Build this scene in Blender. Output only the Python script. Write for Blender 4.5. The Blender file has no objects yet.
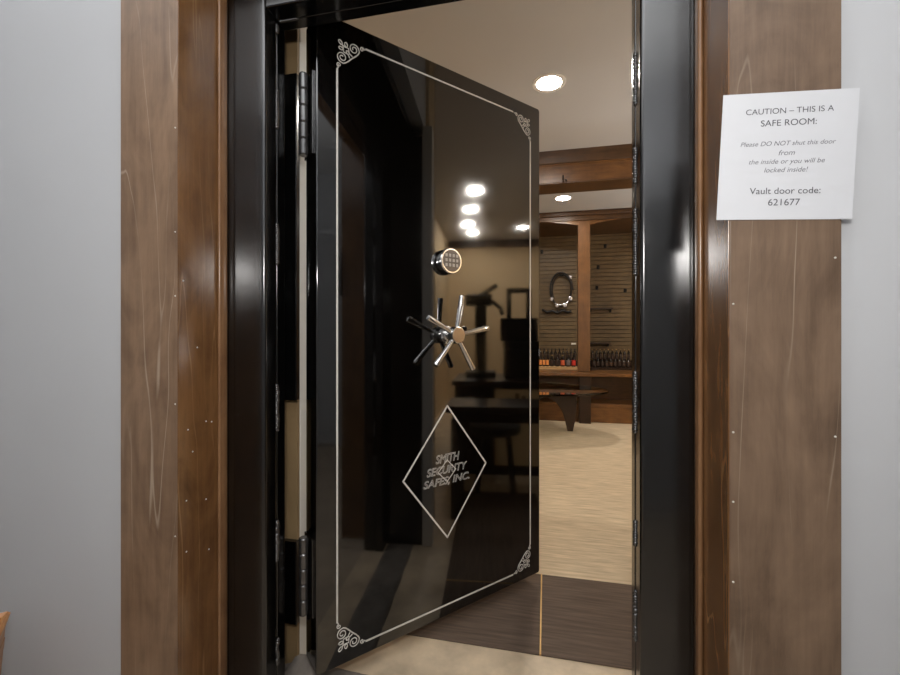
import bpy, bmesh, math, random
from mathutils import Vector, Matrix
random.seed(7)
PI = math.pi
SC = bpy.context.scene
COL = SC.collection

# ------------------------------------------------------------------ helpers
class MB:
    """collects shapes into one mesh"""
    def __init__(s):
        s.bm = bmesh.new()
    def box(s, x0, x1, y0, y1, z0, z1, bev=0.0, seg=2):
        b = bmesh.new()
        bmesh.ops.create_cube(b, size=1)
        for v in b.verts:
            v.co = Vector(((x0+x1)/2+v.co.x*(x1-x0), (y0+y1)/2+v.co.y*(y1-y0), (z0+z1)/2+v.co.z*(z1-z0)))
        if bev > 0:
            bmesh.ops.bevel(b, geom=b.edges[:], offset=bev, segments=seg, profile=0.5, affect='EDGES')
        s.join(b); return s
    def join(s, b, M=None):
        me = bpy.data.meshes.new('tmp'); b.to_mesh(me); b.free()
        if M is not None: me.transform(M)
        s.bm.from_mesh(me); bpy.data.meshes.remove(me)
    def tube(s, pts, r, n=10, closed=False, r2=None):
        pts = [Vector(p) for p in pts]; N = len(pts); rings = []
        up = None
        for i, p in enumerate(pts):
            if closed: t = pts[(i+1) % N]-pts[i-1]
            else: t = pts[min(i+1, N-1)]-pts[max(i-1, 0)]
            t.normalize()
            if up is None:
                up = Vector((0, 0, 1)) if abs(t.z) < .9 else Vector((1, 0, 0))
            a = t.cross(up)
            if a.length < 1e-5: a = t.cross(Vector((0.3, 1, 0.2)))
            a.normalize(); b = a.cross(t).normalized(); up = b
            rr = r if not isinstance(r, (list, tuple)) else r[i]
            rings.append([s.bm.verts.new(p+a*math.cos(2*PI*k/n)*rr+b*math.sin(2*PI*k/n)*rr) for k in range(n)])
        m = N if closed else N-1
        for i in range(m):
            A, B = rings[i], rings[(i+1) % N]
            for k in range(n):
                s.bm.faces.new((A[k], A[(k+1) % n], B[(k+1) % n], B[k]))
        if not closed:
            s.bm.faces.new(rings[0][::-1]); s.bm.faces.new(rings[-1])
        return s
    def lathe(s, prof, n=24, M=None, cap=True):
        b = bmesh.new(); rings = []
        for r, z in prof:
            rings.append([b.verts.new((r*math.cos(2*PI*k/n), r*math.sin(2*PI*k/n), z)) for k in range(n)])
        for A, B in zip(rings, rings[1:]):
            for k in range(n):
                b.faces.new((A[k], A[(k+1) % n], B[(k+1) % n], B[k]))
        if cap:
            b.faces.new(rings[0][::-1]); b.faces.new(rings[-1])
        s.join(b, M); return s
    def prism(s, poly, y0, y1, M=None, bev=0):
        """poly in (x,z), extruded along y"""
        b = bmesh.new()
        A = [b.verts.new((x, y0, z)) for x, z in poly]; B = [b.verts.new((x, y1, z)) for x, z in poly]
        b.faces.new(A); b.faces.new(B[::-1]); n = len(poly)
        for k in range(n): b.faces.new((A[k], B[k], B[(k+1) % n], A[(k+1) % n]))
        bmesh.ops.recalc_face_normals(b, faces=b.faces[:])
        if bev:
            es = [e for e in b.edges if abs(e.verts[0].co.y-e.verts[1].co.y) < 1e-6]
            bmesh.ops.bevel(b, geom=es, offset=bev, segments=2, profile=.5, affect='EDGES')
        s.join(b, M); return s
    def blob(s, c, rx, ry, rz, sub=2):
        b = bmesh.new(); bmesh.ops.create_icosphere(b, subdivisions=sub, radius=1)
        s.join(b, Matrix.Translation(c) @ Matrix.Diagonal((rx, ry, rz, 1))); return s
    def build(s, name, m, parent=None, smooth=None, loc=None, wn=False):
        me = bpy.data.meshes.new(name)
        bmesh.ops.recalc_face_normals(s.bm, faces=s.bm.faces[:])
        s.bm.to_mesh(me); s.bm.free()
        if smooth is not None:
            for p in me.polygons: p.use_smooth = True
            me.set_sharp_from_angle(angle=math.radians(smooth))
        me.materials.append(m)
        o = bpy.data.objects.new(name, me); COL.objects.link(o)
        if parent: o.parent = parent
        if loc: o.location = loc
        if smooth is not None and wn:
            md = o.modifiers.new('normals', 'WEIGHTED_NORMAL'); md.keep_sharp = True; md.weight = 100
        return o

def tag(o, label=None, cat=None, group=None, kind=None):
    if label: o['label'] = label
    if cat: o['category'] = cat
    if group: o['group'] = group
    if kind: o['kind'] = kind
    return o
def struct(name, mb, m, label=None, cat=None, smooth=None):
    o = mb.build(name, m, smooth=smooth); o['kind'] = 'structure'
    return tag(o, label, cat)
def thing(name, label, cat, loc=(0, 0, 0), rz=0, group=None):
    o = bpy.data.objects.new(name, None); COL.objects.link(o)
    o.empty_display_size = .05
    o.location = loc; o.rotation_euler = (0, 0, rz)
    return tag(o, label, cat, group)
def dup(root, loc, label, rz=None, group=None):
    r = root.copy(); COL.objects.link(r); r.location = loc; r['label'] = label
    if rz is not None: r.rotation_euler = (0, 0, rz)
    if group: r['group'] = group
    for ch in root.children:
        c = ch.copy(); COL.objects.link(c); c.parent = r
        for g in ch.children:
            d = g.copy(); COL.objects.link(d); d.parent = c
    return r
def text_mesh(name, body, width, m, parent, loc, rot, shear=0, hscale=None, outline=0, height=None):
    cu = bpy.data.curves.new('txt', 'FONT'); cu.body = body; cu.align_x = 'CENTER'; cu.align_y = 'CENTER'
    cu.size = 1; cu.shear = shear
    if outline:
        cu.fill_mode = 'NONE'; cu.bevel_depth = outline; cu.bevel_resolution = 0
    ob = bpy.data.objects.new('txt', cu); COL.objects.link(ob)
    dg = bpy.context.evaluated_depsgraph_get(); dg.update()
    me = bpy.data.meshes.new_from_object(ob.evaluated_get(dg)); me.name = name
    bpy.data.objects.remove(ob); bpy.data.curves.remove(cu)
    xs = [v.co.x for v in me.vertices]; ys = [v.co.y for v in me.vertices]
    k = width/(max(xs)-min(xs)); kz = k if height is None else height/(max(ys)-min(ys))
    cx = (max(xs)+min(xs))/2; cy = 0 if height is None else (max(ys)+min(ys))/2
    me.transform(Matrix.Diagonal((k, kz, k, 1)) @ Matrix.Translation((-cx, -cy, 0)))
    me.materials.clear(); me.materials.append(m)
    o = bpy.data.objects.new(name, me); COL.objects.link(o); o.parent = parent
    o.location = loc; o.rotation_euler = rot
    return o

# ------------------------------------------------------------------ materials
def newmat(name):
    m = bpy.data.materials.new(name); m.use_nodes = True
    nt = m.node_tree; return m, nt, nt.nodes['Principled BSDF']
def lin(c):
    return tuple(((v/255)/12.92 if v/255 <= .04045 else ((v/255+.055)/1.055)**2.4) for v in c)+(1,)
def plain(name, rgb, rough=.5, metal=0, ior=1.5, nscale=0, namt=.15, bump=0, spec=None, stretch=(1, 1, 1)):
    m, nt, b = newmat(name)
    c = lin(rgb)
    b.inputs['Base Color'].default_value = c; b.inputs['Roughness'].default_value = rough
    b.inputs['Metallic'].default_value = metal; b.inputs['IOR'].default_value = ior
    if nscale:
        tc = nt.nodes.new('ShaderNodeTexCoord'); mp = nt.nodes.new('ShaderNodeMapping')
        mp.inputs['Scale'].default_value = stretch
        nz = nt.nodes.new('ShaderNodeTexNoise'); nz.inputs['Scale'].default_value = nscale
        nz.inputs['Detail'].default_value = 6; nz.inputs['Roughness'].default_value = .6
        rp = nt.nodes.new('ShaderNodeValToRGB')
        rp.color_ramp.elements[0].position = .3; rp.color_ramp.elements[1].position = .7
        rp.color_ramp.elements[0].color = tuple(v*(1-namt) for v in c[:3])+(1,)
        rp.color_ramp.elements[1].color = tuple(min(1, v*(1+namt)) for v in c[:3])+(1,)
        L = nt.links.new
        L(tc.outputs['Object'], mp.inputs['Vector']); L(mp.outputs[0], nz.inputs['Vector'])
        L(nz.outputs['Fac'], rp.inputs['Fac']); L(rp.outputs[0], b.inputs['Base Color'])
        if bump:
            bp = nt.nodes.new('ShaderNodeBump'); bp.inputs['Strength'].default_value = bump; bp.inputs['Distance'].default_value = .003
            L(nz.outputs['Fac'], bp.inputs['Height']); L(bp.outputs[0], b.inputs['Normal'])
    return m
def wood(name, dark, light, vein, rough=.4, axis='z', seed=0, veinamt=.35, ior=1.5, blotch=.5, sc=1):
    m, nt, b = newmat(name); L = nt.links.new
    tc = nt.nodes.new('ShaderNodeTexCoord')
    def mp(sx, loc):
        n = nt.nodes.new('ShaderNodeMapping')
        s = (sx, sx, 1) if axis == 'z' else (1, sx, sx) if axis == 'x' else (sx, 1, sx)
        n.inputs['Scale'].default_value = tuple(v*sc for v in s); n.inputs['Location'].default_value = (loc, loc*1.7, loc*.6)
        L(tc.outputs['Object'], n.inputs['Vector']); return n
    def noise(mpn, scale, det, rough_=.6, dist=0):
        n = nt.nodes.new('ShaderNodeTexNoise'); n.inputs['Scale'].default_value = scale; n.inputs['Detail'].default_value = det
        n.inputs['Roughness'].default_value = rough_; n.inputs['Distortion'].default_value = dist
        L(mpn.outputs[0], n.inputs['Vector']); return n
    def math_(op, a, bb):
        n = nt.nodes.new('ShaderNodeMath'); n.operation = op
        for i, v in enumerate((a, bb)):
            if v is None: continue
            if isinstance(v, (int, float)): n.inputs[i].default_value = v
            else: L(v, n.inputs[i])
        return n.outputs[0]
    fine = noise(mp(14, seed), 4.0, 8, .7)          # long fibres
    blot = noise(mp(2.2, seed+3), 3.4, 6, .6, 1.2)  # cloudy stain
    cross = noise(mp(.35, seed+5), 14, 3, .5)        # faint cross banding
    v = math_('MULTIPLY_ADD', fine.outputs['Fac'], .55)
    v = math_('ADD', math_('MULTIPLY', fine.outputs['Fac'], .36), math_('MULTIPLY', blot.outputs['Fac'], blotch))
    v = math_('ADD', v, math_('MULTIPLY', cross.outputs['Fac'], .15))
    rp = nt.nodes.new('ShaderNodeValToRGB'); L(v, rp.inputs['Fac'])
    rp.color_ramp.elements[0].position = .34; rp.color_ramp.elements[1].position = .64
    rp.color_ramp.elements[0].color = lin(dark); rp.color_ramp.elements[1].color = lin(light)
    # cathedral figure: thin contour lines of a stretched field
    fig = noise(mp(13, seed+11), .5, 3, .5, .4)
    fr = math_('FRACT', math_('MULTIPLY', fig.outputs['Fac'], 8.0), None)
    ln = nt.nodes.new('ShaderNodeValToRGB'); L(fr, ln.inputs['Fac'])
    e = ln.color_ramp.elements
    e[0].position = .465; e[0].color = (0, 0, 0, 1); e[1].position = .5; e[1].color = (1, 1, 1, 1)
    k = e.new(.535); k.color = (0, 0, 0, 1)
    msk = noise(mp(2.0, seed+21), 2.4, 2, .5)
    mr = nt.nodes.new('ShaderNodeValToRGB'); L(msk.outputs['Fac'], mr.inputs['Fac'])
    mr.color_ramp.elements[0].position = .38; mr.color_ramp.elements[1].position = .6
    mix = nt.nodes.new('ShaderNodeMix'); mix.data_type = 'RGBA'
    L(math_('MULTIPLY', math_('MULTIPLY', ln.outputs[0], mr.outputs[0]), veinamt), mix.inputs[0])
    L(rp.outputs[0], mix.inputs[6]); mix.inputs[7].default_value = lin(vein)
    L(mix.outputs[2], b.inputs['Base Color'])
    b.inputs['Roughness'].default_value = rough; b.inputs['IOR'].default_value = ior
    bp = nt.nodes.new('ShaderNodeBump'); bp.inputs['Strength'].default_value = .06; bp.inputs['Distance'].default_value = .002
    L(fine.outputs['Fac'], bp.inputs['Height']); L(bp.outputs[0], b.inputs['Normal'])
    return m
def emis(name, rgb, strength):
    m, nt, b = newmat(name)
    b.inputs['Base Color'].default_value = (.8, .8, .8, 1)
    b.inputs['Emission Color'].default_value = rgb+(1,); b.inputs['Emission Strength'].default_value = strength
    return m

M = {}
M['hall_wall'] = plain('hall wall paint', (188, 189, 191), .75, nscale=2.0, namt=.015)
M['hall_ceiling'] = plain('hall ceiling paint', (225, 225, 224), .8)
M['room_wall'] = plain('room wall paint', (214, 190, 152), .75, nscale=2, namt=.03)
M['room_ceiling'] = plain('room ceiling paint', (196, 195, 194), .85, nscale=1.5, namt=.02)
M['casing'] = wood('stained maple casing', (94, 71, 53), (142, 115, 91), (204, 188, 166), .42, seed=1, veinamt=.4)  # greyer than the reveal: pale sheen mixed into the wood colour
M['casing_right'] = wood('stained maple casing right', (84, 66, 51), (128, 105, 85), (204, 188, 168), .42, seed=31, veinamt=.4)  # same grey sheen held in the colour, slightly darker overall
M['reveal'] = wood('varnished maple reveal', (76, 49, 27), (120, 84, 50), (178, 140, 96), .2, seed=7, veinamt=.35, blotch=.6, ior=1.8)
M['bead'] = wood('varnished maple bead', (106, 74, 48), (142, 106, 74), (180, 140, 100), .22, seed=9, veinamt=.1)
M['black'] = plain('black enamel', (6, 6, 6), .09, ior=1.8, nscale=0)
M['black_door'] = plain('black door enamel', (5, 4, 3), .055, ior=1.9)
M['black_matte'] = plain('black steel', (12, 11, 11), .35)
M['weld'] = plain('weld bead enamel', (46, 44, 43), .24, ior=2.0, nscale=0)
M['silver_line'] = plain('silver paint line', (205, 200, 192), .45)
M['chrome'] = plain('chrome', (228, 227, 225), .17, metal=1)
M['brushed'] = plain('brushed nickel', (176, 160, 142), .3, metal=1, nscale=30, namt=.1)
M['key_face'] = plain('keypad face', (96, 86, 76), .35, metal=.3)
M['key'] = plain('key buttons', (168, 160, 150), .4)
M['white_paint'] = plain('white painted post', (232, 228, 220), .5, nscale=3, namt=.03)
M['paper'] = plain('white paper', (200, 201, 204), .8, nscale=12, namt=.01)
M['ink'] = plain('grey printed ink', (84, 84, 88), .9)
M['ink_light'] = plain('lighter grey printed ink', (120, 120, 124), .9)
M['stone'] = plain('rough grey concrete', (120, 112, 104), .9, nscale=18, namt=.3, bump=.6)
M['tile'] = plain('beige stone tile', (206, 186, 158), .5, nscale=7, namt=.24, bump=.05)
M['carpet'] = plain('beige streaked carpet', (204, 184, 154), .95, nscale=7, namt=.26, bump=.3, stretch=(.8, 9, 1))
M['mat'] = plain('dark ribbed carpet', (98, 82, 69), .9, nscale=6, namt=.35, bump=.5, stretch=(.7, 12, 1))
M['hall_floor'] = plain('brown hall floor', (176, 160, 140), .6, nscale=5, namt=.2)
M['tan_board'] = plain('tan board', (142, 118, 84), .6, nscale=6, namt=.1)
M['brass'] = plain('brass strip', (206, 168, 110), .35, metal=.8)
M['room_wood'] = wood('built-in walnut', (76, 50, 27), (124, 86, 50), (140, 100, 62), .35, seed=4, veinamt=.15, sc=.8)
M['room_wood_x'] = wood('built-in walnut beam', (80, 51, 26), (134, 92, 50), (150, 106, 62), .3, axis='x', seed=14, veinamt=.15, sc=.8)
M['crown'] = wood('dark crown wood', (58, 38, 20), (98, 68, 38), (110, 78, 46), .4, axis='x', seed=24, veinamt=.1, sc=.8)
M['slat'] = wood('slatwall', (84, 68, 44), (116, 96, 64), (120, 98, 66), .5, axis='x', seed=17, veinamt=.05)
M['slat_back'] = plain('slatwall groove', (54, 43, 28), .8)
M['dark_wood'] = wood('dark walnut', (32, 20, 12), (58, 38, 24), (70, 48, 30), .3, axis='x', seed=27, veinamt=.1)
M['glass_bottle'] = plain('dark bottle glass', (26, 16, 10), .08, ior=1.6)
M['cap_dark'] = plain('dark bottle cap', (34, 26, 22), .3)
M['cap_gold'] = plain('pale gold bottle cap', (168, 142, 96), .3, metal=.5)
M['lab_orange'] = plain('orange label', (255, 172, 96), .6)
M['lab_red'] = plain('red label', (222, 60, 46), .6)
M['lab_rust'] = plain('rust label', (232, 112, 72), .6)
M['lab_grey'] = plain('grey label', (120, 112, 112), .6)
M['lab_dark'] = plain('dark label', (58, 42, 32), .6)
M['tray'] = plain('pale wood tray', (214, 176, 124), .5, nscale=10, namt=.1)
M['leather'] = plain('black leather', (18, 14, 12), .5)
M['silver'] = plain('silver disc', (220, 220, 224), .25, metal=1)
M['iron'] = plain('dark iron', (24, 21, 20), .5, metal=.4)
M['bin_wood'] = wood('orange pine', (150, 96, 50), (196, 140, 86), (210, 160, 104), .4, seed=5, veinamt=.3)
M['beige_panel'] = plain('beige bench panel', (232, 206, 160), .6, nscale=4, namt=.1)
M['brown_pattern'] = plain('brown pattern', (96, 72, 44), .6)
M['white_tag'] = plain('white card', (230, 228, 222), .7)
M['lamp'] = emis('downlight lens', (1.0, .935, .845), 300)
M['lamp_trim'] = plain('white lamp trim', (236, 234, 228), .5)
# clear glass for the coffee table
m, nt, b = newmat('table glass'); b.inputs['Transmission Weight'].default_value = 1; b.inputs['Roughness'].default_value = .02
b.inputs['Base Color'].default_value = (.82, .9, .84, 1); b.inputs['IOR'].default_value = 1.5; M['glass'] = m
# fine smudges on the black door: roughness varies
def smudge(m, lo, hi, sc):
    nt = m.node_tree; b = nt.nodes['Principled BSDF']; L = nt.links.new
    tc = nt.nodes.new('ShaderNodeTexCoord'); n = nt.nodes.new('ShaderNodeTexNoise'); n.inputs['Scale'].default_value = sc
    n.inputs['Detail'].default_value = 8; n.inputs['Roughness'].default_value = .65
    r = nt.nodes.new('ShaderNodeMapRange'); r.inputs[1].default_value = .35; r.inputs[2].default_value = .75
    r.inputs[3].default_value = lo; r.inputs[4].default_value = hi
    L(tc.outputs['Object'], n.inputs['Vector']); L(n.outputs['Fac'], r.inputs[0]); L(r.outputs[0], b.inputs['Roughness'])
smudge(M['black_door'], .03, .10, 4)
smudge(M['black'], .13, .24, 5)

# ------------------------------------------------------------------ setting
HC, RC = 2.75, 2.72            # hall / safe-room ceiling heights
X0, X1 = -2.7, 2.3             # hall side walls
REAR = -.75
RX0, RX1, RY1 = -1.9, 5.4, 6.75 # safe room
w = MB()
w.box(X0, -.914, .92, 1.36, 0, HC); w.box(.355, .56, .92, 1.36, 0, HC); w.box(.56, RX1, .92, .95, 0, HC); w.box(-.914, .355, .92, 1.36, 2.2, HC)
struct('wall_front', w, M['hall_wall'])
struct('wall_hall_left', MB().box(X0-.1, X0, REAR-.1, 1.0, 0, HC), M['hall_wall'])
struct('wall_hall_right', MB().box(X1, X1+.1, REAR-.1, .92, 0, HC), M['hall_wall'])
struct('wall_hall_rear', MB().box(X0, X1, REAR-.1, REAR, 0, HC), M['hall_wall'])
struct('ceiling_hall', MB().box(X0-.1, X1+.1, REAR-.1, .92, HC, HC+.1), M['hall_ceiling'])
struct('floor_hall', MB().box(X0-.1, X1+.1, REAR-.1, 1.06, -.1, 0), M['hall_floor'])
struct('floor_tile', MB().box(RX0, RX1, 1.06, 1.51, -.1, 0).box(.56, RX1, .92, 1.06, -.1, 0), M['tile'])
struct('floor_carpet', MB().box(RX0, RX1, 1.51, RY1, -.1, 0), M['carpet'])
struct('wall_room_front', MB().box(.58, RX1, .95, .97, 0, RC).box(.56, .58, .95, 1.38, 0, RC).box(.357, .58, 1.36, 1.38, 0, RC).box(RX0, -.92, 1.36, 1.38, 0, RC), M['room_wall'])
struct('ceiling_room', MB().box(RX0, RX1, 1.36, RY1, RC, RC+.1).box(.56, RX1, .95, 1.36, RC, RC+.1), M['room_ceiling'])
struct('wall_room_left', MB().box(RX0-.1, RX0, 1.36, RY1, 0, RC), M['room_wall'])
struct('wall_room_right', MB().box(RX1, RX1+.1, .92, RY1, 0, RC), M['room_wall'])
struct('wall_room_back', MB().box(RX0-.1, RX1+.1, RY1, RY1+.1, 0, RC), M['room_wall'])
struct('trim_crown', MB().box(RX1-.05, RX1, .97, 5.5, 2.6, RC, .01), M['crown'])

# wood casing round the vault opening: each board a thing of the trim
def board(name, mb, m, nails=(), bead=None):
    o = struct(name, mb, m)
    for c in nails:
        MB().blob(c, .0022, .0022, .0022, 1).build('nail', M['silver_line'], o)
    if bead: bead.build('bead_molding', M['bead'], o, smooth=40)
    return o
BV = .0025
board('trim_face_left', MB().box(-1.071, -.8966, .90, .92, 0, 2.35, .001), M['casing'],
      [(-.902, .8995, z) for z in (1.62, 1.36, 1.2, .93, .6)])
board('trim_face_right', MB().box(.3376, .516, .90, .92, 0, 2.35, .001), M['casing_right'],
      [(.343, .8995, z) for z in (1.16, .92, .79, .64)]+[(.506, .8995, z) for z in (.92, 1.24)])
board('trim_face_head', MB().box(-.895, .335, .90, .92, 2.17, 2.35, BV), M['casing'])
def beadmb(x, sgn):
    b = MB(); b.box(min(x, x+sgn*.009), max(x, x+sgn*.009), 1.036, 1.061, 0, 2.16, .003)
    b.tube([(x+sgn*.005, 1.034, 0), (x+sgn*.005, 1.034, 2.16)], .005, 10); return b
board('trim_reveal_left', MB().box(-.8964, -.894, .9003, 1.061, 0, 2.17, .0008).box(-.914, -.8962, .9205, 1.061, 0, 2.17), M['reveal'],
      [(-.8937, y, z) for y, z in ((.915, 1.24), (.96, 1.07), (.99, .87), (.93, .86), (1.01, .865), (.945, .8), (.925, .68), (.99, .66), (.925, .55), (1.0, .52))],
      beadmb(-.894, 1))
board('trim_reveal_right', MB().box(.335, .3374, .9003, 1.061, 0, 2.17, .0008).box(.3372, .355, .9205, 1.061, 0, 2.17), M['reveal'], (), beadmb(.335, -1))
board('trim_reveal_head', MB().box(-.894, .335, .9195, 1.061, 2.17, 2.19, .001), M['reveal'])
# plaster-white posts lining the inside of the wall, seen in the hinge gap and mirrored in the door
struct('trim_post_left', MB().box(-.914, -.803, 1.30, 1.42, 0, 2.2, .002), M['white_paint'])
struct('trim_board_left', MB().box(-.914, -.8045, 1.285, 1.2995, 0, 2.2, .001), M['tan_board'])
struct('trim_post_right', MB().box(.292, .355, 1.352, 1.405, 0, 2.2, .002), M['white_paint'])

# ------------------------------------------------------------------ vault door frame
fr = thing('vault_door_frame', 'glossy black steel frame around the open vault door, set between the wood boards', 'door frame', (-.275, 1.1, 0))
ox, oy = -.275, 1.1
def fl(mb): # to local
    for v in mb.bm.verts: v.co -= Vector((ox, oy, 0))
    return mb
def fbox(*a): return fl(MB().box(*a))
b = MB().box(-.893, -.766, 1.062, 1.119, 0, 2.16, .009, 4); b.box(-.893, -.768, 1.1215, 1.162, 0, 2.16, .003); b.box(-.893, -.782, 1.11, 1.13, 0, 2.15)
fl(b).build('jamb', M['black'], fr, 50, wn=True)
b = MB().box(.214, .334, 1.062, 1.119, 0, 2.16, .009, 4); b.box(.213, .334, 1.1215, 1.162, 0, 2.16, .003); b.box(.23, .334, 1.11, 1.13, 0, 2.15)
fl(b).build('jamb', M['black'], fr, 50, wn=True)
b = MB().box(-.766, .216, 1.062, 1.119, 2.019, 2.16, .005, 3); b.box(-.768, .218, 1.1215, 1.162, 2.021, 2.16, .003); b.box(-.766, .216, 1.11, 1.13, 2.03, 2.15)
fl(b).build('header', M['black'], fr, 50, wn=True)
b = MB().box(-.9135, -.872, 1.162, 1.284, 0, 2.15, .002); fl(b).build('jamb_lining', M['black'], fr)
b = MB().box(.30, .354, 1.162, 1.351, 0, 2.15, .002); fl(b).build('jamb_lining', M['black'], fr)
b = MB().box(-.9135, .354, 1.162, 1.30, 2.14, 2.19, .002); fl(b).build('header_lining', M['black'], fr)
# hinge-side strap plates standing in front of the white post
for z0, z1 in ((.89, 1.955), (.16, .43)):
    b = MB().box(-.872, -.789, 1.255, 1.275, z0, z1, .002); b.box(-.872, -.852, 1.255, 1.284, z0, z1)
    fl(b).build('strap_plate', M['black'], fr)
def weld(x, sx, z0, z1):
    b = MB(); z = z0
    while z < z1:
        b.blob((x+random.uniform(-.001, .001), 1.1202+random.uniform(-.002, .002), z), .0062, .0075, .0056, 2); z += .0062
    fl(b).build('weld_bead', M['weld'], fr, 180)
for a_, c_ in ((0, 32), (90, 127), (224, 263), (384, 430), (520, 560), (640, 664)):
    k = 1.258/430; weld(-.7668, 1, 1.1+(336-c_)*k, min(2.01, 1.1+(336-a_)*k))
for a_, c_ in ((52, 104), (148, 182), (208, 274), (372, 432), (520, 545), (590, 640)):
    k = 1.046/430; weld(.2145, -1, 1.1+(336-c_)*k, 1.1+(336-a_)*k)
b = MB()
x = -.755
while x < -.70:
    b.blob((x, 1.1202, 2.0195), .0052, .0055, .0045, 2); x += .0062
fl(b).build('weld_bead', M['weld'], fr, 180)

# ------------------------------------------------------------------ vault door  (local x along the door, y into it, z up)
DW, DT, DZ0, DZ1 = .987, .098, .066, 2.092
ANG = math.radians(41.5)
door = thing('vault_door', 'glossy black vault door with silver pinstripes standing half open into the room', 'door', (-.678, 1.184, 0), PI/2-ANG)
def rrect(x0, x1, z0, z1, r, n=6):
    pts = []
    for cx, cz, a0 in ((x1-r, z1-r, 0), (x0+r, z1-r, 90), (x0+r, z0+r, 180), (x1-r, z0+r, 270)):
        for k in range(n+1):
            a = math.radians(a0+90*k/n); pts.append((cx+r*math.cos(a), cz+r*math.sin(a)))
    return pts
b = MB().prism(rrect(0, DW, DZ0, DZ1, .012), 0, DT, bev=.005)
slab = b.build('door_slab', M['black_door'], door, 50, wn=True)
MB().box(.05, DW-.05, DT, DT+.03, DZ0+.06, DZ1-.06, .004).build('inner_plate', M['black_matte'], door)
def strip(mb, p, q, wdt, y=-.0006, th=.0011):
    """a painted line between p and q (x,z) on the door face"""
    p, q = Vector(p), Vector(q); d = (q-p).normalized(); n = Vector((-d.y, d.x))*wdt/2; e = d*wdt*.3
    poly = [p-e+n, q+e+n, q+e-n, p-e-n]
    mb.prism([(v.x, v.y) for v in poly], y-th/2, y+th/2)
bx0, bx1, bz0, bz1 = .066, .927, .108, 2.032
c = .098; LW = .0058
for p, q in (((bx0, bz0+c), (bx0, bz1-c)), ((bx1, bz0+c), (bx1, bz1-c)), ((bx0+c, bz0), (bx1-c-.005, bz0)), ((bx0+c, bz1), (bx1-c-.005, bz1))):
    b = MB(); strip(b, p, q, LW); b.build('pinstripe', M['silver_line'], door)
# corner scrollwork: chord coordinates s (along the diagonal), t (towards the corner)
def spiral(c, r, turns, a0, dirn, n=40, tail=None):
    out = []
    for k in range(n+1):
        f = k/n; a = a0+dirn*2*PI*turns*f; out.append((c[0]+r*(1-.78*f)*math.cos(a), c[1]+r*(1-.78*f)*math.sin(a)))
    return out
def loop(c, a, bb, tilt, n=18):
    return [(c[0]+a*math.cos(2*PI*k/n)*math.cos(tilt)-bb*math.sin(2*PI*k/n)*math.sin(tilt),
             c[1]+a*math.cos(2*PI*k/n)*math.sin(tilt)+bb*math.sin(2*PI*k/n)*math.cos(tilt)) for k in range(n)]
def ornament(cx, cz, sx, sz):
    b = MB(); D = Vector((cx, cz)); ea = Vector((sx, 0)); eb = Vector((0, sz))
    es = (ea-eb).normalized(); et = -(ea+eb).normalized()
    mid = D+(ea+eb)*c/2
    def W(p): v = mid+es*p[0]+et*p[1]; return (v.x, -.0006, v.y)
    R = .0017
    for g in (-1, 1):
        cur = [(g*.002, .001)]+[(g*px_, pz_) for px_, pz_ in spiral((.028, .018), .0185, 1.75, -PI/2, 1)]
        b.tube([W(p) for p in cur], R, 5)
        cur = [(g*.068, .0)]+[(g*px_, pz_) for px_, pz_ in spiral((.055, .006), .0075, 1.3, -PI*.2, 1, 20)]
        b.tube([W(p) for p in cur], R, 5)
        b.tube([W(p) for p in loop((g*.012, .040), .007, .0045, g*-.6+PI/2)], R, 5, True)
        b.tube([W((g*.006, .004)), W((g*.003, .016)), W((g*.012, .028)), W((g*.004, .036)), W((0, .045))], R, 5)
        b.tube([W((g*.040, .003)), W((g*.020, -.001)), W((0, .0))], R, 5)
    b.tube([W(p) for p in loop((0, .020), .006, .004, PI/2)], R, 5, True)
    b.tube([W(p) for p in loop((0, .054), .0075, .0045, PI/2)], R, 5, True)
    return b
for cx, cz, sx, sz in ((bx0, bz1, 1, -1), (bx1, bz1, -1, -1), (bx0, bz0, 1, 1), (bx1, bz0, -1, 1)):
    ornament(cx, cz, sx, sz).build('corner_scroll', M['silver_line'], door)
# diamond with the lettering
dc = (.489, .599); dw, dh = .187, .243
def diamond(cx, cz, w_, h_, lw):
    b = MB(); P = [(cx, cz+h_), (cx+w_, cz), (cx, cz-h_), (cx-w_, cz)]
    for k in range(4): strip(b, P[k], P[(k+1) % 4], lw)
    return b
dia = diamond(dc[0], dc[1], dw, dh, .0058).build('diamond_outline', M['silver_line'], door)
diamond(.488, .602, .040, .040, .0024).build('small_diamond', M['silver_line'], door)
for s, wd, x_, z_, h_ in (('SMITH', .108, .491, .650, .032), ('SECURITY', .184, .490, .608, .029), ('SAFES, INC.', .208, .489, .565, .032)):
    text_mesh('lettering', s, wd, M['silver_line'], door, (x_, -.0006, z_), (PI/2, 0, 0), shear=.22, outline=.018, height=h_)
# keypad
kz, kx = 1.373, .485
RX = Matrix.Translation((kx, 0, kz)) @ Matrix.Rotation(PI/2, 4, 'X')   # local z of lathe -> -y (out of the door)
kp = MB().lathe([(.040, -.001), (.040, .010), (.044, .012), (.047, .018), (.047, .030), (.0445, .034), (.040, .034), (.0395, .032)], 40, RX).build('keypad', M['chrome'], door, 22)
MB().lathe([(.0398, .0315), (.0398, .0332)], 40, RX).build('keypad_face', M['key_face'], kp, 35)
for r_ in range(3):
    for q in range(4):
        kx_, kz_ = kx-.024+q*.016, kz+.019-r_*.0175
        MB().box(kx_-.0048, kx_+.0048, -.0355, -.0325, kz_-.0056, kz_+.0056, .0012).build('key', M['key'], kp)
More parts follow.
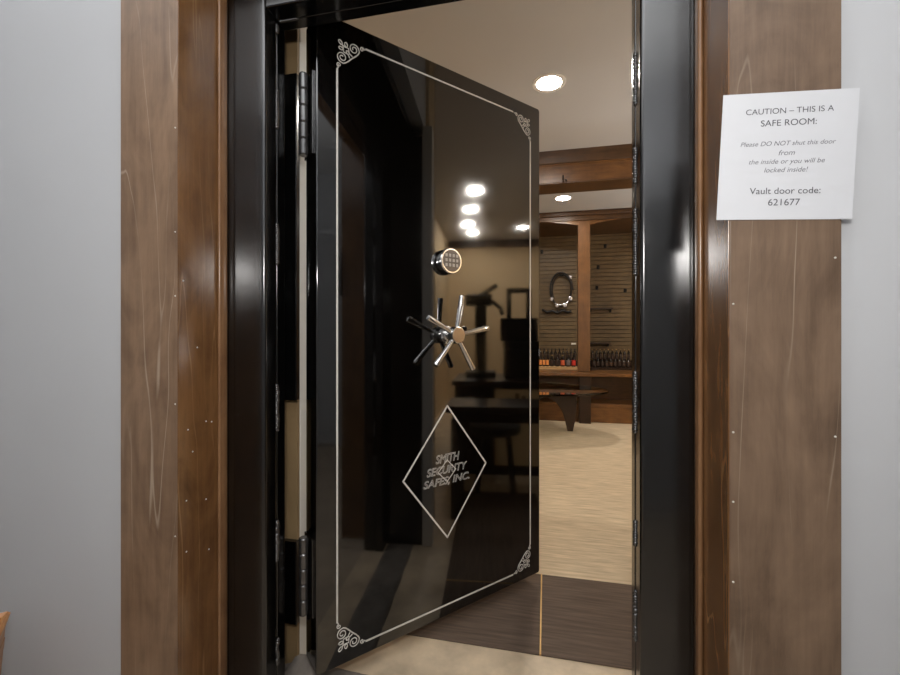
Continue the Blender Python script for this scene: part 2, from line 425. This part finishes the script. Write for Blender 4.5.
# five-spoke handle
hx, hz = .488, 1.103
HXM = Matrix.Translation((hx, 0, hz)) @ Matrix.Rotation(PI/2, 4, 'X')
hw = MB().lathe([(.033, -.001), (.033, .008), (.022, .012), (.021, .036), (.028, .039), (.031, .044), (.031, .067), (.0295, .071), (.027, .0715)], 36, HXM).build('spoke_handle', M['chrome'], door, 22)
MB().lathe([(.0268, .0705), (.0268, .0728), (.0255, .0735)], 36, HXM).build('hub_cap', M['brushed'], hw, 20)
for k in range(5):
    a = math.radians(7+72*k); d = Vector((math.sin(a), 0, math.cos(a)))
    b = MB(); base = Vector((hx, -.056, hz)); ou = Vector((0, -.012, 0))
    rs = [(.022, .0078), (.05, .0084), (.105, .0100), (.109, .0100), (.1095, .0088), (.1115, .0088), (.112, .0102), (.138, .0106), (.1425, .0092), (.1435, .005)]
    b.tube([base+d*r_+ou*(r_/.14) for r_, _ in rs], [q for _, q in rs], 16)
    b.build('spoke', M['chrome'], hw, 40)
# hinges
for z0, z1 in ((1.66, 1.915), (.235, .475)):
    b = MB(); b.box(-.006, .001, .018, .094, z0, z1, .001); b.build('hinge', M['black'], door)
    h = [o for o in door.children if o.name.startswith('hinge')][-1]
    prof = []; n = 5; hh = (z1-z0)/n
    for k in range(n):
        prof += [(.0120, z0+k*hh), (.0145, z0+k*hh+.004), (.0145, z0+(k+1)*hh-.004), (.0120, z0+(k+1)*hh)]
    MB().lathe(prof, 20, Matrix.Translation((-.0205, .056, 0))).build('hinge_barrel', M['weld'], h, 30)

# ------------------------------------------------------------------ stone sill
b = MB()
bmsh = bmesh.new(); bmesh.ops.create_grid(bmsh, x_segments=60, y_segments=14, size=.5)
for v in bmsh.verts:
    X = -.275+v.co.x*1.17; Y = 1.238+v.co.y*.143
    edge = max(abs(v.co.x), abs(v.co.y))
    hgt = .004+.004*math.sin(X*31)*math.sin(Y*47)+.003*random.random()+.055*math.exp(-((X+.765)/.05)**4-((Y-1.265)/.03)**2)
    v.co = Vector((X, Y, -.002 if edge > .499 else max(.002, hgt)))
b.join(bmsh)
s = b.build('stone_sill', M['stone'], smooth=60)
tag(s, 'rough grey concrete sill on the floor at the foot of the vault door', 'sill')

# ------------------------------------------------------------------ floor mat
mat = thing('floor_mat', 'dark brown ribbed mat lying between the beige tile and the pale carpet', 'mat', (-.2, 1.765, 0))
for x0, x1 in ((-1.1, .18), (.186, 1.3)):
    MB().box(x0, x1, -.255, .255, 0, .006, .002).build('mat_panel', M['mat'], mat)
MB().box(.180, .186, -.255, .255, 0, .0075, .001).build('seam_strip', M['brass'], mat)

# ------------------------------------------------------------------ notice on the right casing
PW, PH = .217, .2335
note = thing('paper_notice', 'white paper notice with grey printed warning taped to the right wood casing', 'notice', (.4285, .8995, 1.4295))
note.rotation_euler = (0, math.radians(2.9), 0)
b = MB().box(-PW/2, PW/2, -.0010, -.0006, -PH/2, PH/2)
for v in b.bm.verts:
    if v.co.z > 0 and v.co.x > 0: v.co.z -= .002
b.build('sheet', M['paper'], note)
KZ = .001826
for s, wd, y, mk, sh in (('CAUTION – THIS IS A', .140, 112, 'ink', 0), ('SAFE ROOM:', .089, 124, 'ink', 0),
                  ('Please DO NOT shut this door', .152, 144.5, 'ink_light', .25), ('from', .026, 154, 'ink_light', .25),
                  ('the inside or you will be', .121, 162.5, 'ink_light', .25), ('locked inside!', .070, 171, 'ink_light', .25),
                  ('Vault door code:', .113, 192, 'ink', 0), ('621677', .051, 203.5, 'ink', 0)):
    text_mesh('printed_line', s, wd, M[mk], note, (.001, -.0014, (156.5-y)*KZ), (PI/2, 0, 0), shear=sh)

# ------------------------------------------------------------------ wooden bin at far left
bn = thing('waste_bin', 'orange-brown tapered wooden bin on the floor by the left grey wall', 'bin', (-1.352, .66, -.0))
b = MB().lathe([(.14, 0), (.15, .02), (.178, .345), (.19, .377), (.182, .385), (.170, .377), (.165, .345), (.138, .03), (.02, .028)], 4, Matrix.Rotation(math.radians(4), 4, 'Z'))
b.build('body', M['bin_wood'], bn)
b = MB()
b.lathe([(.168, .29), (.1745, .295), (.1775, .32), (.1745, .325)], 4, Matrix.Rotation(math.radians(4), 4, 'Z'), cap=False)
b.build('band', M['bin_wood'], bn)

# ------------------------------------------------------------------ recessed lights
def make_light(label, x, y, z=RC, first=[]):
    if not first:
        t = thing('ceiling_light', label, 'ceiling light', (x, y, z), 0, 'round recessed ceiling lights in the safe room')
        MB().lathe([(.0785, -.004), (.096, -.006), (.106, -.003), (.106, .0005), (.0785, .0005)], 40, cap=False).build('trim_ring', M['lamp_trim'], t, 40)
        MB().lathe([(.079, -.0035), (.079, .0002)], 40).build('lens', M['lamp'], t)
        first.append(t); return t
    return dup(first[0], (x, y, z), label)
make_light('round recessed ceiling light straight above the open black door', .023, 2.825)
make_light('round recessed ceiling light beyond the wood ceiling beam', .203, 5.215)
make_light('round recessed ceiling light, topmost of the lights mirrored in the black door', 2.84, 1.54)
make_light('round recessed ceiling light, second from the top of those mirrored in the door', 3.55, 1.45)
make_light('round recessed ceiling light, third from the top of those mirrored in the door', 4.28, 1.375)
make_light('round recessed ceiling light, lowest of the stack mirrored in the door', 4.80, 1.42)
make_light('round recessed ceiling light mirrored alone at the right border line of the door', 4.53, 2.18)
make_light('round recessed ceiling light above the right end of the slatwall bays', 2.9, 4.6)

# ------------------------------------------------------------------ wood ceiling beam
bm_t = thing('ceiling_beam', 'wide brown wood beam across the safe room ceiling with dark crown', 'beam', (.4, 4.03, 2.45))
MB().box(-2.25, 4.9, -.13, .13, 0, .27, .004).build('beam_body', M['room_wood_x'], bm_t)
b = MB().prism([(-.132, .16), (-.14, .17), (-.155, .235), (-.165, .27), (-.132, .27)], -2.25, 4.9, Matrix(((0, 1, 0, 0), (1, 0, 0, 0), (0, 0, 1, 0), (0, 0, 0, 1))))
b.build('crown_molding', M['crown'], bm_t)
b = MB().prism([(-.131, .150), (-.138, .152), (-.138, .160), (-.131, .162)], -2.25, 4.9, Matrix(((0, 1, 0, 0), (1, 0, 0, 0), (0, 0, 1, 0), (0, 0, 0, 1))))
b.build('bead_molding', M['room_wood_x'], bm_t)
MB().box(-2.25, 4.9, -.135, .135, -.012, .0, .003).build('underside_board', M['crown'], bm_t)
hk = MB().tube([(0, 0, 0), (0, -.02, .0), (0, -.028, -.02), (0, -.022, -.045), (0, -.034, -.055)], .006, 8).tube([(.018, 0, -.03), (.02, -.02, -.035), (.03, -.03, -.05)], .005, 8).build('beam_hook', M['iron'], loc=(.152, 3.9, 2.50))
tag(hk, 'small dark hook on the face of the wood ceiling beam', 'hook')

# ------------------------------------------------------------------ built-in display wall
YF = 5.85
cab = thing('display_cabinet', 'brown wood built-in display wall with slatted back panels and arched tops', 'cabinet', (.5, 5.9, .635))
cab_z = .635
cx0, cy0 = .5, 5.9
def cl(mb, dz=0):
    for v in mb.bm.verts: v.co -= Vector((cx0, cy0, dz))
    return mb
stiles = [-1.9+.02, -1.13, .417, 1.964, 3.511, 5.0]
for x in stiles[1:-1]:
    cl(MB().box(x, x+.15, YF-.02, YF+.13, .64, 2.6, .004), cab_z).build('stile', M['room_wood'], cab)
for x0, x1 in zip(stiles, stiles[1:]):
    a0, a1 = x0+.15 if x0 > -1.8 else x0, x1
    # arched header
    n = 16; poly = [(a0, 2.69), (a0, 2.545)]
    for k in range(n+1):
        f = k/n; poly.append((a0+(a1-a0)*f, 2.545+.075*math.sin(PI*f)**.8))
    poly += [(a1, 2.69)]
    cl(MB().prism(poly, YF-.005, YF+.03), cab_z).build('arched_header', M['room_wood_x'], cab)
    # slatwall
    s_ = MB(); z = .66; s_2 = MB().box(x0+.02, x1+.02, RY1-.03, RY1-.02, .635, 2.71)
    while z < 2.655:
        s_.box(x0+.02, x1+.02, RY1-.045, RY1-.03, z, z+.055, .002, 1); z += .060
    p = cl(s_, cab_z).build('slat_panel', M['slat'], cab); cl(s_2, cab_z).build('backing', M['slat_back'], p)
cl(MB().box(-1.88, 5.15, YF-.03, RY1-.02, 2.6+.005, 2.715, .004).box(-1.88, 5.15, YF-.07, YF-.03, 2.66, 2.718, .008), cab_z).build('crown_molding', M['crown'], cab)
cnt = thing('display_counter', 'long brown wood counter with a dark open niche below, under the slatted wall', 'counter', (cx0, cy0, 0))
cl(MB().box(-1.88, 5.15, 5.60, RY1-.02, .595, .635, .006)).build('countertop', M['room_wood_x'], cnt)
cl(MB().box(-1.88, 5.15, 6.2, 6.24, .24, .595)).build('niche_back', M['crown'], cnt)
for x in stiles[1:-1]:
    cl(MB().box(x, x+.14, 5.63, 5.72, 0, .60, .003)).build('niche_divider', M['dark_wood'], cnt)  # dark wood stands in for the shade below the counter
cl(MB().box(-1.88, 5.15, 5.74, 6.22, 0, .24, .004)).build('plinth', M['room_wood_x'], cnt)
cl(MB().box(-1.88, 5.15, 5.725, 5.74, .20, .235, .004)).build('plinth_molding', M['room_wood_x'], cnt)

YS = RY1-.045
for x, z, L_, lab in ((0.792, 1.501, .33, 'upper dark short shelf on the right slatwall bay'), (0.775, 0.995, .30, 'lower dark short shelf above the right row of bottles')):
    t = thing('slatwall_shelf', lab, 'shelf', (x, YS, z))
    MB().box(-L_/2, L_/2, -.12, 0, -.012, .008, .002).build('shelf_board', M['dark_wood'], t)
    for e_ in (-L_/2+.02, L_/2-.03): MB().box(e_, e_+.01, -.09, 0, -.05, -.012).build('bracket', M['iron'], t)
hm = MB().box(-.02, .02, -.006, 0, -.03, .03, .002).tube([(0, -.004, .01), (0, -.05, -.005), (.004, -.075, -.02), (.006, -.085, .015)], .006, 8).build('slatwall_hook', M['iron'], loc=(0.764, YS, 2.118), smooth=40)
tag(hm, 'small dark hook high on the right slatwall bay', 'hook', 'hooks on the slatwall')
for x, z, lab in ((0.747, 1.814, 'dark hook in the middle of the right slatwall bay, left side'), (1.14, 1.764, 'dark hook by the black frame edge on the right slatwall bay'), (0.863, 2.428, 'topmost dark hook on the right slatwall bay'),
                  (-0.05, 2.384, 'dark hook at the upper left of the left slatwall bay, by the open door')):
    o = hm.copy(); COL.objects.link(o); o.location = (x, YS, z); o['label'] = lab
# loop belt with silver discs
LBK = 1.1
lb = thing('loop_belt', 'dark leather loop with silver discs hanging on the left slatwall bay', 'belt', (0.227, YS-.05, 1.797))
pts = [(.135*math.cos(a)*(1+.05*math.sin(a)), -.01*math.sin(2*a), .205*math.sin(a)) for a in [2*PI*k/40 for k in range(40)]]
lb.scale = (1.12, 1, 1.24)
MB().tube(pts, .013, 8, True).tube([(p[0]*.9+.01, p[1]-.012, p[2]*.92-.01) for p in pts[0:24]], .008, 8).build('strap', M['leather'], lb, 60)
for k, a in enumerate((213, 250, 292, 328)):
    a = math.radians(a)
    MB().lathe([(.027, 0), (.026, .006), (.016, .009), (.002, .010)], 18, Matrix.Translation((.14*math.cos(a), -.012, .205*math.sin(a))) @ Matrix.Rotation(PI/2, 4, 'X')).build('silver_disc', M['silver'], lb, 40)
MB().tube([pts[23], (-.08, -.015, -.165), (0, -.018, -.19), (.08, -.015, -.165), pts[37]], .008, 8).build('silver_band', M['silver'], lb, 60)
MB().box(.085, .135, -.02, .01, .125, .165, .006).build('buckle', M['silver'], lb)
MB().tube([(.12, 0, .13), (.145, -.01, .06), (.15, -.005, -.01)], .014, 8).build('strap_end', M['leather'], lb, 60)
bh = MB().box(-.03, .03, -.008, 0, -.02, .02, .002).tube([(0, -.004, 0), (0, -.09, -.004), (0, -.1, .02)], .006, 8).build('belt_peg', M['iron'], loc=(0.238, YS, 2.019), smooth=40)
tag(bh, 'dark peg that carries the leather loop on the slatwall', 'hook')
db = MB().tube([(-.27, -.03, .03), (-.2, -.05, -.015), (-.12, -.05, .01), (-.05, -.055, -.03), (.03, -.055, .015), (.1, -.05, -.02), (.15, -.04, .0)], .02, 8)
db.box(-.06, -.04, -.05, -.004, -.02, .02); db.box(.06, .08, -.05, -.004, -.02, .02)
db = db.build('wavy_shape', M['leather'], loc=(0.227, YS, 1.471), smooth=60)  # dark wavy tube with two small blocks
tag(db, 'dark wavy shape under the leather loop on the slatwall', 'strap')
tg = MB().box(-.035, .035, -.003, 0, -.014, .014, .0008).build('price_tag', M['white_tag'], loc=(0.415, YS-.001, 0.984))
tag(tg, 'tiny white card on the left slatwall bay beside the wood stile', 'tag')

# bottles
CT = .635
def riser(name, lab, x0, x1, y0, y1, h_, m):
    t = thing(name, lab, 'riser', ((x0+x1)/2, (y0+y1)/2, CT)); h = (x1-x0)/2; d = (y1-y0)/2
    MB().box(-h, h, -d, d, h_-.012, h_, .003).build('top_board', m, t)
    MB().box(-h+.004, h-.004, -d+.004, d-.004, 0, h_-.012).build('base_block', m, t)
    return t
riser('bottle_tray', 'pale wood tray under the front row of bottles left of the stile', -.62, .448, 6.18, 6.365, .035, M['tray'])
riser('bottle_step', 'dark wood step behind the pale tray, under the back row of bottles', -.62, .448, 6.37, 6.49, .115, M['dark_wood'])
riser('bottle_tray', 'low dark wood tray under the front row of bottles right of the stile', .615, 1.75, 6.18, 6.365, .035, M['dark_wood'])
riser('bottle_step', 'dark wood step under the back row of bottles right of the stile', .615, 1.75, 6.37, 6.49, .115, M['dark_wood'])
def make_bottle(lab, grp, rad, h, labm, capm):
    t = thing('bottle', lab, 'bottle', (0, 0, 0), 0, grp)
    MB().lathe([(rad*.92, 0), (rad, .006), (rad, h*.58), (rad*.8, h*.68), (rad*.38, h*.78), (rad*.36, h*.93), (rad*.3, h*.935)], 16).build('glass', M['glass_bottle'], t, 40)
    MB().lathe([(rad*.42, h*.90), (rad*.44, h*.905), (rad*.44, h*.995), (rad*.4, h)], 14).build('cap', capm, t, 40)
    if labm: MB().lathe([(rad*1.012, h*.12), (rad*1.02, h*.125), (rad*1.02, h*.55), (rad*1.012, h*.555)], 16, cap=False).build('paper_label', labm, t, 40)
    return t
GL = 'bottles on the counter left of the stile'; GR = 'bottles on the counter right of the stile'
ORD = ['first', 'second', 'third', 'fourth', 'fifth', 'sixth', 'seventh', 'eighth', 'ninth', 'tenth', 'eleventh', 'twelfth']
front = [(-.105, .019, 'orange', 'cap_dark'), (-.06, .019, 'orange', 'cap_dark'), (-.016, .019, 'orange', 'cap_dark'), (.028, .019, 'orange', 'cap_dark'),
         (.085, .024, 'dark', 'cap_gold'), (.15, .026, 'dark', 'cap_dark'), (.22, .028, 'rust', 'cap_gold'), (.29, .027, 'grey', 'cap_dark'), (.357, .028, 'red', 'cap_dark')]
for k, (x, r_, cname, cp) in enumerate(front):
    idx = len(front)-1-k
    lab = {'orange': 'small orange-labelled bottle, %s bottle left of the stile in the front row' % ORD[idx], 'dark': 'dark bottle, %s bottle left of the stile in the front row' % ORD[idx],
           'rust': 'rust-labelled bottle in the front row, third bottle left of the stile', 'grey': 'grey-labelled bottle in the front row between a rust and a red label',
           'red': 'red-labelled bottle in the front row right beside the wood stile'}[cname]
    t = make_bottle(lab, GL, r_, .165, M['lab_'+cname], M[cp]); t.location = (x*1.085, 6.26, CT+.035)
p0 = make_bottle('dark bottle in the back row, first left of the wood stile', GL, .021, .17, M['lab_dark'], M['cap_dark']); p0.location = (.415, 6.43, CT+.115)
for k in range(1, 10):
    dup(p0, (.415-.054*k, 6.43, CT+.115), 'dark bottle in the back row, %s left of the wood stile' % ORD[k])
q0 = make_bottle('dark bottle with pale cap, back row, first right of the wood stile', GR, .021, .165, M['lab_dark'], M['cap_gold']); q0.location = (.655, 6.43, CT+.115)
for k in range(1, 10):
    dup(q0, (.655+.054*k, 6.43, CT+.115), 'dark bottle with pale cap, back row, %s right of the wood stile' % ORD[k])
q1 = make_bottle('squat dark bottle, front row, first right of the wood stile', GR, .023, .135, M['lab_dark'], M['cap_dark']); q1.location = (.655, 6.26, CT+.035)
for k in range(1, 10):
    dup(q1, (.655+.056*k, 6.26, CT+.035), 'squat dark bottle, front row, %s right of the wood stile' % ORD[k])

# ------------------------------------------------------------------ glass coffee table
ct = thing('coffee_table', 'low coffee table with rounded glass top and curved dark wood legs', 'table', (-.05, 5.0, 0))
def blobby(n=64):
    pts = []
    for k in range(n):
        a = 2*PI*k/n; r_ = 1+.10*math.cos(3*a+.4)
        pts.append((.66*r_*math.cos(a), .62*r_*math.sin(a)))
    return pts
bb = bmesh.new(); P_ = blobby(); A_ = [bb.verts.new((x, y, .492)) for x, y in P_]; B_ = [bb.verts.new((x, y, .51)) for x, y in P_]
bb.faces.new(A_[::-1]); bb.faces.new(B_)
for k in range(len(P_)): bb.faces.new((A_[k], A_[(k+1) % len(P_)], B_[(k+1) % len(P_)], B_[k]))
b = MB(); b.join(bb); b.build('glass_top', M['glass'], ct)
prof = [(.30, 0), (.36, 0), (.385, .12), (.40, .30), (.405, .46), (.38, .492), (.1, .492), (-.32, .492), (-.34, .44), (-.10, .415), (.06, .39), (.17, .33), (.235, .24), (.27, .13)]
MB().prism(prof, .14, .21, bev=.006).build('leg', M['dark_wood'], ct)
prof2 = [(-x, z) for x, z in prof]
MB().prism(prof2, -.04, .03, Matrix.Rotation(.9, 4, 'Z'), bev=.006).build('leg', M['dark_wood'], ct)

# ------------------------------------------------------------------ right end of the room (mirrored in the door)
tb = thing('side_table', 'dark wood table right of the doorway, mirrored in the lower black door', 'table', (.80, 1.92, 0))
MB().box(-.18, .18, -.48, .48, .64, .68, .006).build('tabletop', M['dark_wood'], tb)
MB().box(-.15, .15, -.44, .44, .58, .64).build('apron', M['dark_wood'], tb)
for x in (-.14, .14):
    for y in (-.42, .42): MB().box(x-.03, x+.03, y-.03, y+.03, 0, .60, .004).build('leg', M['dark_wood'], tb)
st = thing('stool', 'dark padded stool behind the side table, mirrored in the black door', 'stool', (1.2, 1.74, 0))
MB().lathe([(.17, .40), (.185, .42), (.185, .46), (.16, .48)], 28).build('seat', M['leather'], st, 40)
for k in range(4):
    a = PI/4+PI/2*k; MB().tube([(.18*math.cos(a), .18*math.sin(a), 0), (.13*math.cos(a), .13*math.sin(a), .41)], .02, 10).build('leg', M['dark_wood'], st)
wb = thing('workbench', 'workbench with dark top and beige front panel, mirrored in the black door', 'bench', (1.85, 2.1, 0))
MB().box(-.40, .36, -.70, .72, .71, .745, .005).build('benchtop', M['dark_wood'], wb)
MB().box(-.36, .34, -.68, .70, 0, .71).build('carcass', M['dark_wood'], wb)
pn = MB().box(-.372, -.36, -.36, .66, .08, .68, .002).build('front_panel', M['beige_panel'], wb)
b = MB()
for k in range(9):
    a = k*.7; b.box(-.376, -.371, .0+.05*k-.2, .03+.05*k-.2, .50+.04*math.sin(a), .60+.05*math.cos(a*1.3), .002)
b.build('inlay', M['brown_pattern'], pn)
BT = .745
ap = thing('bench_press', 'dark press with side arms, leftmost of the workbench tools mirrored in the door', 'press', (1.85, 1.62, BT))
MB().box(-.12, .12, -.13, .13, 0, .05, .008).build('base', M['iron'], ap)
MB().box(-.04, .04, -.05, .05, .05, .62, .01).box(-.06, .06, -.13, .10, .62, .72, .012).build('column', M['iron'], ap)
MB().tube([(0, -.12, .66), (0, .02, .72), (0, .14, .80)], .02, 10).build('lever', M['iron'], ap)
MB().tube([(0, .10, .66), (0, .17, .60), (0, .19, .54)], .018, 10).build('side_arm', M['iron'], ap)
af = thing('arch_frame', 'dark rectangular frame standing on a dark box on the workbench, mirrored in the door', 'frame', (1.85, 1.95, BT+.31))
MB().box(-.03, .03, -.105, -.065, 0, .46, .004).box(-.03, .03, .065, .105, 0, .46, .004).box(-.03, .03, -.105, .105, .42, .46, .004).build('frame_bars', M['iron'], af)
MB().box(-.05, .05, -.16, .16, 0, .20, .01).build('frame_body', M['iron'], af)
bx = thing('tool_case', 'long low dark case at the back of the workbench, mirrored in the door', 'case', (1.85, 2.02, BT))
MB().box(-.15, .15, -.20, .30, 0, .24, .01).build('case_body', M['iron'], bx)
MB().box(-.155, .155, -.205, .305, .24, .31, .01).build('lid', M['iron'], bx)
hp = thing('powder_hopper', 'brown funnel shaped hopper, rightmost of the workbench tools mirrored in the door', 'hopper', (1.98, 2.42, BT))
MB().lathe([(.10, 0), (.10, .03), (.03, .05), (.03, .30), (.05, .33)], 20).build('stand', M['iron'], hp, 40)
MB().lathe([(.04, .32), (.055, .36), (.06, .46), (.10, .58), (.115, .74), (.10, .76)], 24).build('hopper_cup', M['dark_wood'], hp, 40)

# ------------------------------------------------------------------ lights
def area(name, loc, target, size, power, col=(1, 1, 1), shape='DISK', sy=None):
    l = bpy.data.lights.new(name, 'AREA'); l.shape = shape; l.size = size
    if sy: l.size_y = sy
    l.energy = power; l.color = col
    o = bpy.data.objects.new(name, l); COL.objects.link(o); o.location = loc
    d = Vector(target)-Vector(loc); o.rotation_euler = d.to_track_quat('-Z', 'Y').to_euler(); return o
area('photo_flash', (.0, -.08, 1.47), (-.25, 1.1, 1.3), .12, 9, (1, .97, .94))
area('hall_bounce_fill', (.28, -.25, 1.9), (.28, -.25, 3), .4, 31, (.97, .98, 1.0))  # added uplight, brightens the hall ceiling mirrored in the frame
area('room_bounce_fill', (1.7, 3.3, .95), (1.6, 3.3, 3), .9, 17, (1, .98, .96))  # added fill aimed upward to lift the safe-room ceiling
area('far_bounce_fill', (2.7, 5.1, 1.7), (2.5, 5.0, 3), .5, 26, (1, .97, .93))  # added fill, brightens the ceiling beyond the beam
area('hall_overhead_fill', (-.9, -.05, HC-.03), (-.9, -.05, 0), 2.6, 19, (.97, .98, 1.0), 'RECTANGLE', 1.2)  # unseen overhead fill added to even out the hall walls

w_ = bpy.data.worlds.new('World'); SC.world = w_; w_.use_nodes = True
w_.node_tree.nodes['Background'].inputs[0].default_value = (.02, .02, .02, 1)

# ------------------------------------------------------------------ camera
cam = bpy.data.cameras.new('camera'); cam.sensor_width = 36; cam.lens = 430/900*36; cam.clip_start = .02
cam.shift_y = -1.5/900
co = bpy.data.objects.new('camera', cam); COL.objects.link(co); co.location = (0, 0, 1.1)
co.rotation_euler = (PI/2, 0, math.radians(12.5)); SC.camera = co
SC.view_settings.view_transform = 'Standard'; SC.view_settings.look = 'None'; SC.view_settings.gamma = 1
SC.view_settings.exposure = 0; SC.view_settings.use_curve_mapping = False
SC.cycles.use_denoising = True
SC.cycles.max_bounces = 10; SC.cycles.diffuse_bounces = 5; SC.cycles.glossy_bounces = 6; SC.cycles.transmission_bounces = 8
SC.cycles.sample_clamp_indirect = 6
